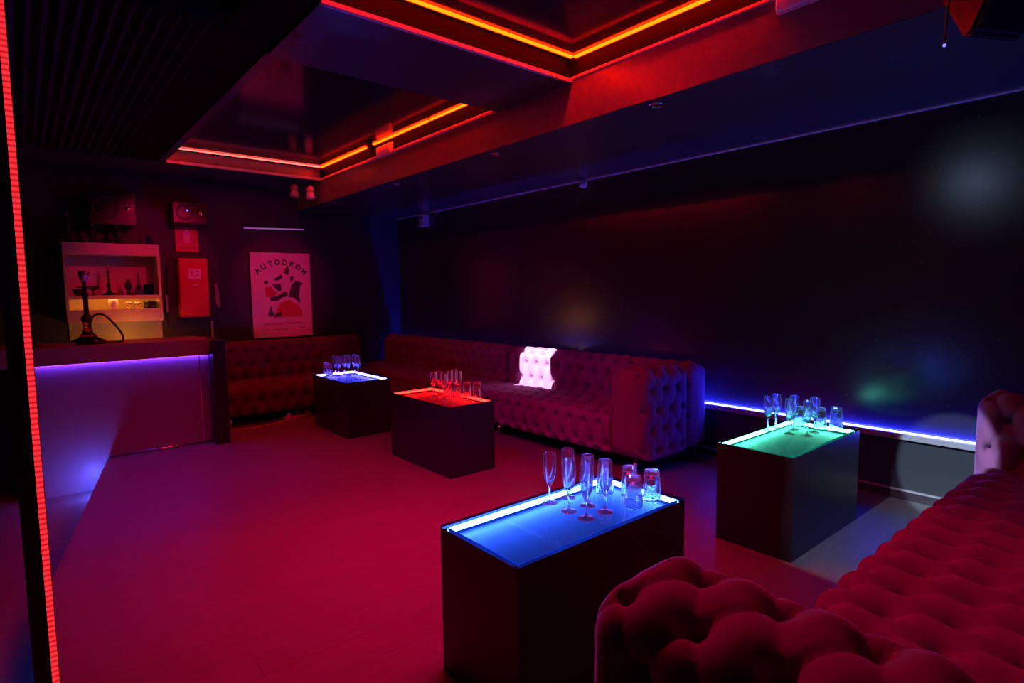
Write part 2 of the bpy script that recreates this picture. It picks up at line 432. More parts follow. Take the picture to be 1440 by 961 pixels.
# ------------------------------------------------------------------ chesterfield sofas
def rr_profile(w, h, radii, inset, step):
    """rounded rectangle in (a,b), a 0..w, b 0..h, counter-clockwise from the bottom-left corner; radii BL,BR,TR,TL"""
    P = []
    x0, x1, y0, y1 = inset, w - inset, inset, h - inset
    R = [max(r - inset, .004) for r in radii]
    cs = [((x0 + R[0], y0 + R[0]), R[0], PI, radii[0]), ((x1 - R[1], y0 + R[1]), R[1], 1.5 * PI, radii[1]),
          ((x1 - R[2], y1 - R[2]), R[2], 0, radii[2]), ((x0 + R[3], y1 - R[3]), R[3], .5 * PI, radii[3])]
    lens = [w - radii[0] - radii[1], h - radii[1] - radii[2], w - radii[2] - radii[3], h - radii[3] - radii[0]]
    for k in range(4):
        (cx, cy), r, a0, r0 = cs[k]
        nc = max(3, int(round(r0 * PI / 2 / step)))
        for i in range(nc + 1):
            a = a0 + (PI / 2) * i / nc
            P.append((cx + r * math.cos(a), cy + r * math.sin(a), math.cos(a), math.sin(a)))
        (nx, ny), rn, an, _ = cs[(k + 1) % 4]
        s = P[-1]; e = (nx + rn * math.cos(an), ny + rn * math.sin(an))
        ns = max(1, int(round(lens[k] / step)))
        for i in range(1, ns):
            f = i / ns
            P.append((s[0] + (e[0] - s[0]) * f, s[1] + (e[1] - s[1]) * f, s[2], s[3]))
    return P

def tuft_h(u, v, su, sv, sharp, dim, rad, dw=.30, pl=.22):
    """deep-buttoned upholstery: broad pillows, button craters, short pleats that run out of each button"""
    p = u / su + v / sv; q = u / su - v / sv
    cp, cq = abs(math.sin(PI * p)), abs(math.sin(PI * q))
    rp, rq = round(p), round(q); d2 = 9.0
    for i in (-1, 0, 1):
        for j in (-1, 0, 1):
            a, b = rp + i, rq + j
            du = (p - a + q - b) * su / 2; dv = (p - a - (q - b)) * sv / 2
            d2 = min(d2, du * du + dv * dv)
    d = math.sqrt(d2)
    pleat = max(math.exp(-(cp / .13) ** 2), math.exp(-(cq / .13) ** 2)) * math.exp(-d / (.34 * su))
    return sharp * math.sqrt(cp * cq) + (1 - sharp) * (1 - math.exp(-(d / (dw * su)) ** 1.5)) - pl * pleat - dim * math.exp(-d2 / (rad ** 2))

def tufted(bm, w, h, radii, L, re, frame, su, sv, amp, step, mask=None, voff=0.0, uoff=0.0, sharp=.42, dim=.55, rad=.024, dw=.30, pl=.22, ends=(True, True), crown=0.0, captuft=False):
    base = rr_profile(w, h, radii, 0, step)
    V = [0.0]
    for i in range(1, len(base)):
        V.append(V[-1] + math.hypot(base[i][0] - base[i - 1][0], base[i][1] - base[i - 1][1]))
    stations = []
    ne = max(4, int(re * PI / 2 / step))
    if ends[0]:
        for i in range(ne):
            a = (PI / 2) * i / ne
            stations.append((re - re * math.sin(a) if False else re * (1 - math.sin(a)) if False else re * (1 - math.cos(a)), re * (1 - math.sin(a))))
    nm = max(2, int((L - re * 2) / step))
    for i in range(nm + 1):
        stations.append((re + (L - 2 * re) * i / nm, 0.0))
    if ends[1]:
        for i in range(ne - 1, -1, -1):
            a = (PI / 2) * i / ne
            stations.append((L - re * (1 - math.cos(a)), re * (1 - math.sin(a))))
    rings = []
    for (uu, ins) in stations:
        prof = rr_profile(w, h, radii, ins, step) if ins > 1e-6 else base
        ring = []
        fade = min(1.0, (min(uu, L - uu) + .0) / (re * 1.0)) if re > 0 else 1
        fade = max(.0, min(1, fade)) if True else 1
        for i, (a, b, na, nb) in enumerate(prof):
            k = mask(base[i][0], base[i][1], base[i][2], base[i][3]) if mask else 1.0
            d = 0
            if k > 0:
                d = amp * (tuft_h(uu + uoff, V[i] + voff, su, sv, sharp, dim, rad, dw, pl) - 1.0) * k * (.35 + .65 * fade)
            if crown:
                d += crown * k * (1 - (2 * (uu / L) - 1) ** 2)
            ring.append(bm.verts.new(frame(a + na * d, b + nb * d, uu)))
        rings.append(ring)
    n = len(base)
    for A, D in zip(rings[:-1], rings[1:]):
        for i in range(n):
            j = (i + 1) % n
            bm.faces.new((A[i], A[j], D[j], D[i]))
    for ring, uu, sgn in ((rings[0], 0.0, -1), (rings[-1], L, 1)):
        # end cap: concentric rings, softly domed
        ca = sum(p[0] for p in base) / n; cb = sum(p[1] for p in base) / n
        prev = ring; inner = rr_profile(w, h, radii, re, step)
        for f in (.80, .55, .28):
            cur = []
            for (a, b, na, nb) in inner:
                aa, bb = w / 2 + (a - w / 2) * f, h / 2 + (b - h / 2) * f
                cur.append(bm.verts.new(frame(aa, bb, uu + sgn * .012 * (1 - f * f))))
            for i in range(n):
                j = (i + 1) % n
                bm.faces.new((prev[i], prev[j], cur[j], cur[i]))
            prev = cur
        bm.faces.new(prev)
    return bm

def make_sofa(label, L, loc, rz, arm0, arm1, step, amp, seat_k, back_k, arm_k, D=.90, H=.82, SZ=.43, AW=.36, BT=.28, group=None, fabric='velvet', leg0=.14):
    t = thing('chesterfield_sofa', label, 'sofa', loc, rz, group)
    Z0 = .12
    xa = AW if arm0 else 0.0; xb = L - AW if arm1 else L
    sd = D - BT
    # seat: profile in (y, z), swept along x
    def mseat(a, b, na, nb):
        return 1.0 if (nb > .3 or na < -.3) and a < sd - .02 else 0.0
    bm = bmesh.new()
    tufted(bm, sd + .03, SZ - Z0, (.03, .03, .04, .075), xb - xa - .006, .02, lambda a, b, u: (xa + .003 + u, .02 + a, Z0 + b), seat_k['su'], seat_k['sv'], amp, step, mseat, crown=.012, **{k: v for k, v in seat_k.items() if k not in ('su', 'sv')})
    obj('seat', bm, M[fabric], t, True)
    # backrest
    def mback(a, b, na, nb):
        return 1.0 if (nb > .2 or na < -.2) and b > .26 else (.3 if nb > -.2 and na > .2 else 0.0)
    bm = bmesh.new()
    tufted(bm, BT, H - Z0, (.03, .03, .11, .12), L - .01, .07, lambda a, b, u: (.005 + u, sd + a, Z0 + b), back_k['su'], back_k['sv'], amp, step, mback, **{k: v for k, v in back_k.items() if k not in ('su', 'sv')})
    obj('backrest', bm, M[fabric], t, True)
    # arms: profile in (x, z), swept along y
    def marm(a, b, na, nb):
        return 1.0 if nb > -.3 else 0.0
    for on, ax in ((arm0, 0.0), (arm1, L - AW)):
        if not on: continue
        bm = bmesh.new()
        tufted(bm, AW, H - Z0, (.03, .03, .12, .12), sd + .03, .10, lambda a, b, u: (ax + a, u, Z0 + b), arm_k['su'], arm_k['sv'], amp, step, marm, **{k: v for k, v in arm_k.items() if k not in ('su', 'sv')})
        obj('armrest', bm, M[fabric], t, True)
    obj('base', B(.04, L - .04, .15, D - .15, .085, .125, .005), M['black_matt'], t)
    nx = max(2, int(round(L / 1.7)) + 1)
    for i in range(nx):
        x = leg0 + (L - .14 - leg0) * i / (nx - 1)
        for (y, sy) in ((.09, -1), (D - .12, 1)):
            sx = -1 if i == 0 else (1 if i == nx - 1 else 0)
            bm = bmesh.new(); tube(bm, [(x, y, .135), (x + .03 * sx, y + .075 * sy, .0)], .021, 14, .012)
            obj('leg', bm, M['chrome'], t, True)
    return t

FS = dict(su=.1615, sv=.31, uoff=.048, voff=.135, sharp=.36, dim=1.05, rad=.021, dw=.26, pl=.26)
FB = dict(FS, uoff=.101, voff=.068)
FA = dict(FS, uoff=.05, voff=.04, dim=.8, dw=.20, pl=.16)
NS = dict(su=.18, sv=.33, uoff=.039, voff=.078, sharp=.22, dim=.40, rad=.022, dw=.34, pl=.12)
NA = dict(su=.16, sv=.34, uoff=.015, voff=.103, sharp=.30, dim=.75, rad=.017, dw=.24, pl=.34)
make_sofa('large red tufted velvet chesterfield in the near right corner, dark armrest in front', 3.54, (4.355, .79, 0), PI, True, True, .0100, .054, NS, NA, NA)
make_sofa('red tufted chesterfield along the right wall, its rounded tufted arm nearest the green table', 2.30, (3.45, 4.90, 0), -PI / 2, False, True, .0110, .038, FS, FB, FA, D=.86, leg0=.53)
make_sofa('armless red tufted sofa section along the right wall, between the arm sofa and back corner', 2.84, (3.45, 7.76, 0), -PI / 2, False, False, .0135, .036, FS, FB, FA, D=.86)
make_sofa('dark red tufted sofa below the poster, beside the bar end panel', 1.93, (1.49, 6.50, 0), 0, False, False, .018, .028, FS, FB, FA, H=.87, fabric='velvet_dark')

# ------------------------------------------------------------------ light-box tables
TH = .557
def light_table(label, x0, x1, y0, y1, strip_rgb, glow, tint, dots):
    cx, cy = (x0 + x1) / 2, (y0 + y1) / 2; hx, hy = (x1 - x0) / 2, (y1 - y0) / 2
    t = thing('light_box_table', label, 'table', (cx, cy, 0), group='light-box tables')
    w = .018
    bm = bmesh.new(); z1 = TH - .010
    box(bm, -hx, hx, -hy, -hy + w, 0, z1); box(bm, -hx, hx, hy - w, hy, 0, z1)
    box(bm, -hx, -hx + w, -hy + w, hy - w, 0, z1); box(bm, hx - w, hx, -hy + w, hy - w, 0, z1)
    obj('box_body', bm, M['black'], t)
    tr = mat('lit_acrylic_tray', tuple(.02 + .065 * c / max(glow) for c in glow), .5)  # tray colour and emission stand in for strip light spread under the glass
    b = tr.node_tree.nodes['Principled BSDF']
    b.inputs['Emission Color'].default_value = (*[c / max(glow) for c in glow], 1); b.inputs['Emission Strength'].default_value = max(glow)
    obj('light_tray', B(-hx + w, hx - w, -hy + w, hy - w, TH - .06, TH - .045), tr, t)
    s = .0085; zc = TH - .021; e = .008
    for nm, (ax0, ax1, ay0, ay1), axis in (('a', (-hx + w, hx - w, hy - w - e, hy - w), 'X'), ('b', (-hx + w, hx - w, -hy + w, -hy + w + e), 'X'),
                                    ('c', (hx - w - e, hx - w, -hy + w, hy - w), 'Y'), ('d', (-hx + w, -hx + w + e, -hy + w, hy - w), 'Y')):
        far = nm in 'ac'
        m = emit('table_led_tape', strip_rgb, dots=(axis, .0167, dots)) if far else emit('table_edge_glow', tuple(c * 24 for c in glow), dots=(axis, .0167, .8))  # near sides: dim emission added to imitate the lit glass edge
        obj('led_strip', B(ax0, ax1, ay0, ay1, zc - s, zc + s), m, t)
    obj('glass_top', B(-hx, hx, -hy, hy, TH - .010, TH, .0015), pane('table_glass', tint), t)
    return t
light_table('black box table with glowing blue top and glasses, beside the near sofa', 1.12, 2.02, 1.32, 1.75, (44, 62, 240), (.001, .006, .04), (.35, .62, 1), .25)
light_table('black box table with glowing green top, in front of the right wall ledge', 2.93, 3.805, 1.29, 1.71, (30, 60, 50), (.0, .028, .024), (.45, .95, .85), .6)
light_table('black box table with glowing red top, in front of the tufted sofa', 2.395, 2.82, 3.585, 4.49, (60, .9, .6), (.045, .0, .012), (1, .6, .6), .6)
light_table('black box table with violet-blue top and bright white edges, farthest from camera', 2.345, 2.81, 5.27, 6.10, (52, 48, 210), (.008, .009, .16), (.5, .5, 1), .7)

# glasses
def flute_bm():
    H = .205
    o = [(0, 0), (.0285, 0), (.0300, .0003), (.0312, .0012), (.0312, .0022), (.0300, .0032), (.028, .0040), (.012, .007), (.0052, .013), (.0042, .030), (.0042, .060), (.0062, .072), (.0135, .085),
         (.0205, .105), (.0250, .130), (.0265, .150), (.0258, .180), (.02425, .2015), (.02415, .2028), (.02400, .2040), (.02370, .2048), (.02345, .2050)]
    i = [(.02320, .2048), (.02295, .2040), (.02300, .2028), (.02310, .2015), (.0243, .180), (.0249, .150), (.0232, .131), (.0184, .109), (.0112, .093), (.0050, .086), (0, .0845)]
    return lathe(bmesh.new(), o + i, n=36)
def tumbler_bm():   # stands upside down: foot up, wider rim on the table
    H = .125
    o = [(0, H), (.0245, H), (.0262, H - .0006), (.0275, H - .002), (.0281, H - .005), (.0285, H - .008), (.0335, .06), (.0366, .004), (.0368, .0025), (.0366, .0012), (.0360, .0003), (.0355, 0)]
    i = [(.0349, .0003), (.0344, .0012), (.0342, .0025), (.0341, .004), (.0312, .06), (.0262, H - .016), (.024, H - .019), (0, H - .020)]
    return lathe(bmesh.new(), o + i, n=40)
FLUTE = obj('champagne_flute', flute_bm(), M['glass'], smooth=True)
TUMB = obj('tumbler', tumbler_bm(), M['glass'], smooth=True)
used = {'f': False, 't': False}
def put(kind, x, y, label, group, z=TH, s=1.0):
    src = FLUTE if kind == 'f' else TUMB
    if not used[kind]:
        o = src; used[kind] = True
    else:
        o = src.copy(); C.objects.link(o)
    o.location = (x, y, z + .0002); o.rotation_euler = (0, 0, random.uniform(0, 6.28)); o.scale = (s, s, s)
    tag(o, label, 'champagne glass' if kind == 'f' else 'glass', group)
# blue table
for (x, y), lab in zip(((1.568, 1.642), (1.665, 1.635), (1.560, 1.527), (1.658, 1.519), (1.557, 1.435), (1.657, 1.430)), (
        'champagne flute standing alone at the left edge of the blue table glasses',
        'champagne flute on the blue table, second from left, tallest in the back row',
        'champagne flute on the blue table, in front of the tallest back flute',
        'champagne flute on the blue table, back one of the middle pair',
        'champagne flute on the blue table closest to the camera, centre of the glasses',
        'champagne flute on the blue table, rightmost flute, in front of the tumblers')):
    put('f', x, y, lab, 'glasses on the blue table')
for (x, y), lab in zip(((1.822, 1.575), (1.868, 1.482), (1.785, 1.395), (1.895, 1.390)), (
        'upturned tumbler on the blue table, behind the rightmost flute',
        'upturned tumbler on the blue table, back one between two others on the right',
        'upturned tumbler on the blue table nearest the camera',
        'upturned tumbler on the blue table, rightmost of all its glasses')):
    put('t', x, y, lab, 'glasses on the blue table')
# green table
for (x, y), lab in zip(((3.365, 1.636), (3.471, 1.640), (3.379, 1.516), (3.50, 1.545), (3.399, 1.424), (3.52, 1.435)), (
        'champagne flute on the green table, leftmost', 'champagne flute on the green table, second from left and behind',
        'champagne flute on the green table, third from left, front of its pair', 'champagne flute on the green table, fourth from left, back of its pair',
        'champagne flute on the green table, nearest the camera', 'champagne flute on the green table, rightmost flute')):
    put('f', x, y, lab, 'glasses on the green table')
for (x, y), lab in zip(((3.65, 1.455), (3.742, 1.400), (3.60, 1.56)), (
        'upturned tumbler on the green table, left of the last tumbler', 'upturned tumbler on the green table, at its right end by the wall',
        'upturned tumbler on the green table, half hidden behind the flutes')):
    put('t', x, y, lab, 'glasses on the green table')
# red table
for (x, y), lab in zip(((2.524, 4.00), (2.60, 4.03), (2.655, 3.955), (2.735, 4.01), (2.53, 3.86), (2.705, 3.90)), (
        'champagne flute on the red table, leftmost', 'champagne flute on the red table, second from left in the back row',
        'champagne flute on the red table, middle of the cluster', 'champagne flute on the red table, back right of the flutes',
        'champagne flute on the red table, front left of the cluster', 'champagne flute on the red table, rightmost flute')):
    put('f', x, y, lab, 'glasses on the red table')
for (x, y), lab in zip(((2.715, 3.80), (2.775, 3.745), (2.61, 3.79), (2.60, 3.90)), (
        'upturned tumbler on the red table, second from the right edge', 'upturned tumbler on the red table, rightmost by the tufted sofa',
        'upturned tumbler on the red table, nearest the camera', 'upturned tumbler on the red table, in the thick of the flutes')):
    put('t', x, y, lab, 'glasses on the red table')
# far table
for (x, y), lab in zip(((2.48, 5.83), (2.567, 5.80), (2.66, 5.76), (2.46, 5.70), (2.55, 5.67), (2.64, 5.64)), (
        'champagne flute on the violet-blue table, back row left', 'champagne flute on the violet-blue table, back row middle',
        'champagne flute on the violet-blue table, back row right', 'champagne flute on the violet-blue table, front row left',
        'champagne flute on the violet-blue table, front row middle', 'champagne flute on the violet-blue table, front row right')):
    put('f', x, y, lab, 'glasses on the violet-blue table')
for (x, y), lab in zip(((2.43, 5.94), (2.405, 5.81)), (
        'upturned tumbler on the violet-blue table, far left of its glasses', 'upturned tumbler on the violet-blue table, front left beside the flutes')):
    put('t', x, y, lab, 'glasses on the violet-blue table')

# ------------------------------------------------------------------ bar
t = thing('bar_counter', 'bar counter with red-lit edge and violet-lit pale front panel', 'bar', (0, 6.1, 0))
obj('counter_top', B(-2.0, 1.34, -.09, .52, .848, .998, .006), M['counter'], t)
obj('front_panel', B(.02, 1.34, 0, .03, -.26, .848), M['panel_pale'], t)
obj('end_panel', B(1.34, 1.452, -.18, .54, 0, .985, .003), M['black'], t)
obj('back_panel', B(-2.0, 1.34, .48, .50, -.26, .848), M['black'], t)
obj('side_panel', B(-.02, .02, 0, .48, -.26, .848), M['black'], t)
st = obj('led_strip', B(.03, 1.33, -.022, -.010, .842, .848), M['led_bar'], t)
bm = bmesh.new(); tube(bm, [(.505, -.012, .012), (1.335, -.012, .012)], .010, 10)
obj('kick_trim', bm, M['chrome'], t, True)
for z in (.80, .62, .42, .24):
    bm = bmesh.new(); lathe(bm, [(0, -.004), (.006, -.003), (.008, 0)], c=(1.29, 0, z), n=14, axis='y'); obj('screw', bm, M['chrome'], t, True)
obj('edge_strip', B(1.255, 1.262, -.003, .0, .01, .845), M['chrome'], t)

# hookah on the bar counter
def hookah(label, loc, s, hose=True, group=None):
    t = thing('hookah', label, 'hookah', loc, group=group)
    bm = bmesh.new(); lathe(bm, [(a * s, b * s) for a, b in ((0, 0), (.125, 0), (.135, .012), (.12, .03), (.07, .055), (.035, .10), (.026, .16), (.030, .185), (.024, .19), (0, .19))], n=36)
    obj('base', bm, M['redglass'] if hose else M['bottle'], t, True)
    bm = bmesh.new(); lathe(bm, [(a * s, b * s) for a, b in ((0, .18), (.034, .185), (.040, .20), (.040, .225), (.030, .24), (.018, .25), (.018, .40), (.026, .41), (.026, .425), (.016, .43),
                                          (.016, .47), (.055, .475), (.058, .48), (.012, .485), (.012, .50), (0, .50))], n=28)
    obj('stem', bm, M['rubber'], t, True)
    bm = bmesh.new(); lathe(bm, [(a * s, b * s) for a, b in ((0, .50), (.016, .50), (.020, .53), (.038, .56), (.042, .60), (.036, .61), (.030, .595), (0, .59))], n=28)
    obj('bowl', bm, M['foil'], t, True)
    if hose:
        bm = bmesh.new(); tube(bm, smoothpath([(.03, 0, .215), (.06, 0, .25), (.12, -.01, .25), (.19, -.02, .17), (.245, -.03, .07), (.235, -.05, .012), (.12, -.08, .011), (-.02, -.10, .011), (-.14, -.085, .011)], 8), .0085, 10)
        obj('hose', bm, M['rubber'], t, True)
    return t
hookah('tall hookah with black stem and flared ruby glass base on the bar counter', (.43, 6.22, .998), 1.03)
o = obj('cigarette_packet', B(.25, .335, 6.10, 6.16, .998, 1.022, .003), M['packet']); tag(o, 'small pale blue packet lying on the bar counter beside the hookah', 'packet')
bm = bmesh.new(); lathe(bm, [(0, 0), (.05, 0), (.055, .028), (.048, .03), (.042, .010), (0, .008)], c=(.10, 6.2, .998), n=28)
o = obj('ashtray', bm, M['ceramic'], smooth=True); tag(o, 'small dark ashtray at the left of the bar counter, next to the LED post', 'ashtray')

# post with LED tape at the step edge
struct('pillar_1', B(-.042, .001, 2.26, 2.34, -.26, ZT), M['black'])
t = thing('led_strip', 'tall red LED tape with visible dots on the dark post at the left edge', 'LED light', (.010, 2.30, 0))
obj('led_tape', B(-.0095, .0085, -.005, .003, .001, ZT - .002), M['led_post'], t)
obj('rail', B(-.0095, .0105, .003, .012, .001, ZT - .002), M['black'], t)

# ------------------------------------------------------------------ back bar
t = thing('wall_cabinet', 'open pale wooden wall cabinet with one shelf behind the bar', 'cabinet', (.785, YB, 1.135))
W, HH, Dp = .43, .835, .34
bm = bmesh.new()
obj('side', B(-W, -W + .025, -Dp, 0, 0, HH), M['birch'], t); obj('side', B(W - .025, W, -Dp, 0, 0, HH), M['birch'], t)
obj('top_board', B(-W, W, -Dp - .003, 0, HH - .12, HH, .002), M['birch'], t)
obj('bottom_rail', B(-W, W, -Dp - .003, 0, 0, .135, .002), M['birch'], t)
obj('back_board', B(-W + .025, W - .025, -.02, -.002, .135, HH - .12), M['birch'], t)
obj('shelf', B(-W + .025, W - .025, -Dp + .03, -.02, .272, .287), M['birch'], t)
obj('shelf_lip', B(-W + .025, W - .025, -Dp + .018, -Dp + .03, .247, .287), M['birch'], t)
obj('shelf_light', B(-W + .06, W - .06, -Dp + .034, -Dp + .046, .262, .271), emit('warm_shelf_light', (22, 6, .6)), t)
ys = YB - .22
zl, zu = 1.135 + .135, 1.135 + .287
def lathe_thing(name, label, cat, prof, loc, m, group=None):
    bm = bmesh.new(); lathe(bm, prof, n=28); o = obj(name, bm, m, smooth=True); o.location = loc
    return tag(o, label, cat, group)
G1 = 'jars and cups in the wall cabinet'
lathe_thing('candle_jar', 'pale straight jar on the lower shelf of the wall cabinet', 'jar', [(0, 0), (.042, 0), (.044, .1), (.040, .105), (.036, .09), (0, .088)], (.765, ys - .04, zl), M['white_plastic'], G1)
for x, lab in ((.905, 'small footed cup on the lower cabinet shelf, left of the pair'), (.985, 'small footed cup on the lower cabinet shelf, right of the pair')):
    lathe_thing('goblet', lab, 'cup', [(0, 0), (.024, 0), (.020, .008), (.008, .02), (.008, .035), (.034, .055), (.036, .075), (.031, .075), (0, .05)], (x, ys - .04, zl), M['foil'], G1)
lathe_thing('tin', 'wide dark tin at the right of the lower cabinet shelf', 'tin', [(0, 0), (.062, 0), (.064, .03), (.060, .032), (.060, .05), (.064, .052), (.064, .085), (0, .09)], (1.11, ys - .03, zl), M['bottle'], G1)
G2 = 'bottles and pipes on the upper cabinet shelf'
hookah('short black hookah standing on the upper cabinet shelf', (.74, ys, zu), .52, False, G2)
lathe_thing('vase', 'round dark vase on the upper cabinet shelf, right of the black hookah', 'vase', [(0, 0), (.022, 0), (.016, .05), (.03, .075), (.038, .10), (.028, .13), (.012, .145), (.014, .17), (0, .17)], (.915, ys, zu), M['bottle'], G2)
lathe_thing('carafe', 'tall violet glass carafe on the upper cabinet shelf', 'carafe', [(0, 0), (.040, 0), (.042, .04), (.030, .09), (.012, .14), (.010, .23), (.014, .24), (0, .238)], (1.015, ys, zu), M['blueglass'], G2)
lathe_thing('tumbler', 'violet tumbler at the right end of the upper cabinet shelf', 'glass', [(0, 0), (.045, 0), (.05, .12), (.047, .12), (.042, .008), (0, .007)], (1.105, ys, zu), M['blueglass'], G2)
lathe_thing('bowl', 'low dark bowl at the left end of the upper cabinet shelf', 'bowl', [(0, 0), (.03, 0), (.055, .05), (.060, .07), (.055, .07), (.02, .012), (0, .01)], (.475, ys, zu), M['bottle'], G2)
lathe_thing('cup', 'dark stemmed cup on the upper cabinet shelf, next to the bar hookah', 'cup', [(0, 0), (.03, 0), (.01, .015), (.01, .05), (.05, .07), (.055, .10), (.05, .10), (0, .07)], (.60, ys, zu), M['bottle'], G2)
# bottles on top of the cabinet
def bottle(label, x, y, h, r, m):
    t = thing('bottle', label, 'bottle', (x, y, 1.97), group='bottles on top of the wall cabinet')
    bm = bmesh.new(); lathe(bm, [(0, 0), (r, 0), (r, h * .58), (r * .8, h * .68), (r * .36, h * .76), (r * .36, h * .93), (0, h * .93)], n=24); obj('body', bm, m, t, True)
    bm = bmesh.new(); lathe(bm, [(0, h * .92), (r * .42, h * .92), (r * .42, h), (0, h)], n=20); obj('cap', bm, M['foil'], t, True)
bottle('tall dark bottle on top of the wall cabinet, leftmost', .42, 7.62, .30, .036, M['bottle'])
bottle('dark bottle on top of the wall cabinet, below the large loudspeaker', .625, 7.60, .20, .036, M['bottle'])
bottle('squat dark bottle with bright cap on top of the cabinet, third from left', .85, 7.60, .20, .045, M['bottle'])
bottle('small violet bottle on top of the wall cabinet, rightmost', 1.14, 7.62, .13, .034, M['blueglass'])

# backsplash board and back counter
t = thing('back_counter', 'low dark back counter along the wall behind the bar', 'counter', (.2, 7.6, 0))
obj('body', B(-1.6, 1.15, -.33, .245, -.26, .80), M['black'], t); obj('worktop', B(-1.62, 1.18, -.36, .246, .80, .84, .003), M['counter'], t)
t = thing('backsplash_board', 'pale backsplash board on the wall under the cabinet', 'board', (.80, YB, .84))
obj('board', B(-.42, .45, -.012, -.001, .0, .285, .002), M['counter'], t)
t = thing('counter_lamp', 'small warm lamp standing on the back counter under the cabinet', 'lamp', (.92, 7.40, .84))
bm = bmesh.new(); lathe(bm, [(0, 0), (.035, 0), (.035, .008), (.008, .012), (.008, .03), (0, .03)], n=20); obj('base', bm, M['black'], t, True)
bm = bmesh.new(); bmesh.ops.create_uvsphere(bm, u_segments=16, v_segments=10, radius=.022, matrix=Matrix.Translation((0, 0, .05))); obj('bulb', bm, emit('warm_bulb', (250, 74, 8)), t, True)

# fire extinguisher point
t = thing('extinguisher_sign', 'square red sign with white extinguisher symbol above the red box', 'sign', (1.56, YB, 1.93))
obj('plate', B(-.12, .12, -.008, -.001, 0, .30, .002), M['sign_red'], t)
bm = bmesh.new(); prism(bm, [(-.035, .10), (.035, .10), (.035, .22), (.022, .245), (.010, .252), (.010, .265), (.03, .268), (.03, .276), (-.012, .276), (-.012, .252), (-.022, .245), (-.035, .22)], -.010, -.0075)
obj('symbol', bm, M['white_plastic'], t)
bm = bmesh.new(); prism(bm, [(-.10, .045), (.10, .045), (.10, .055), (-.10, .055)], -.010, -.0075); prism(bm, [(-.06, .025), (.06, .025), (.06, .032), (-.06, .032)], -.010, -.0075)
obj('line', bm, M['ink_grey'], t)

t = thing('extinguisher_box', 'red fire-extinguisher box in a black arched surround on the back wall', 'fire equipment', (1.575, YB, 1.0))
arch = []
for k in range(17):
    a = PI * k / 16
    arch.append((.245 * math.cos(a), .72 + .20 * math.sin(a) ** .8))
bm = bmesh.new(); prism(bm, [(-.265, .06), (.265, .06)] + [(.265, .30)] + arch + [(-.265, .30)], -.05, -.002)
obj('surround', bm, M['rubber'], t)
obj('door', B(-.155, .155, -.20, -.04, .155, .845, .02, 3), M['red'], t, False)
obj('window', B(-.065, .075, -.206, -.198, .60, .72, .002), M['white_plastic'], t)
bm = bmesh.new(); box(bm, -.03, -.015, -.2075, -.205, .63, .70); box(bm, .012, .05, -.2075, -.205, .68, .70); box(bm, .012, .05, -.2075, -.205, .63, .65)
obj('glyph', bm, M['ink_red'], t)
obj('latch', B(-.012, .035, -.21, -.198, .52, .535, .003), M['white_plastic'], t)
for x, z0, z1 in ((-.27, .22, .42), (.265, .30, .55), (.285, .26, .48), (.20, -.12, .10)):
    bm = bmesh.new(); box(bm, x - .010, x + .010, -.062, -.04, z0, z1, .003); obj('strap', bm, M['lip'], t)

# poster
PX0, PX1, PZ0, PZ1 = 2.245, 3.04, .84, 1.965
t = thing('poster', 'framed pale poster with arched title and dark print on the back wall', 'poster', ((PX0 + PX1) / 2, YB, PZ0))
PW, PH = PX1 - PX0, PZ1 - PZ0
bm = bmesh.new(); w = .012
for q in ((-PW / 2, PW / 2, 0, w), (-PW / 2, PW / 2, PH - w, PH), (-PW / 2, -PW / 2 + w, w, PH - w), (PW / 2 - w, PW / 2, w, PH - w)):
    box(bm, q[0], q[1], -.028, -.002, q[2], q[3])
obj('frame', bm, M['black'], t)
obj('sheet', B(-PW / 2 + w, PW / 2 - w, -.020, -.004, w, PH - w), M['paper'], t)
def text_mesh(bm, s, size, fx, fz, rot, y):
    cu = bpy.data.curves.new('t', 'FONT'); cu.body = s; cu.size = size; cu.align_x = 'CENTER'; cu.extrude = .0012; cu.offset = size * .05
    o = bpy.data.objects.new('t', cu); C.objects.link(o)
    dg = bpy.context.evaluated_depsgraph_get(); me = o.evaluated_get(dg).to_mesh()
    tmp = bmesh.new(); tmp.from_mesh(me); o.evaluated_get(dg).to_mesh_clear()
    mtx = Matrix.Translation((fx, y, fz)) @ Matrix.Rotation(rot, 4, 'Y') @ Matrix.Rotation(PI / 2, 4, 'X')
    tmp.transform(mtx)
    vm = {v: bm.verts.new(v.co) for v in tmp.verts}
    for f in tmp.faces:
        try: bm.faces.new([vm[v] for v in f.verts])
        except ValueError: pass
    tmp.free(); bpy.data.objects.remove(o); bpy.data.curves.remove(cu)
bm = bmesh.new()
word = 'AUTODROM'
for k, ch in enumerate(word):
    a = (k - 3.5) / 3.5 * math.radians(44)
    R0 = .42
    text_mesh(bm, ch, .092, R0 * math.sin(a) * .95, PH - .165 - R0 * (1 - math.cos(a)) * .95, a, -.0215)
obj('lettering', bm, M['ink'], t)
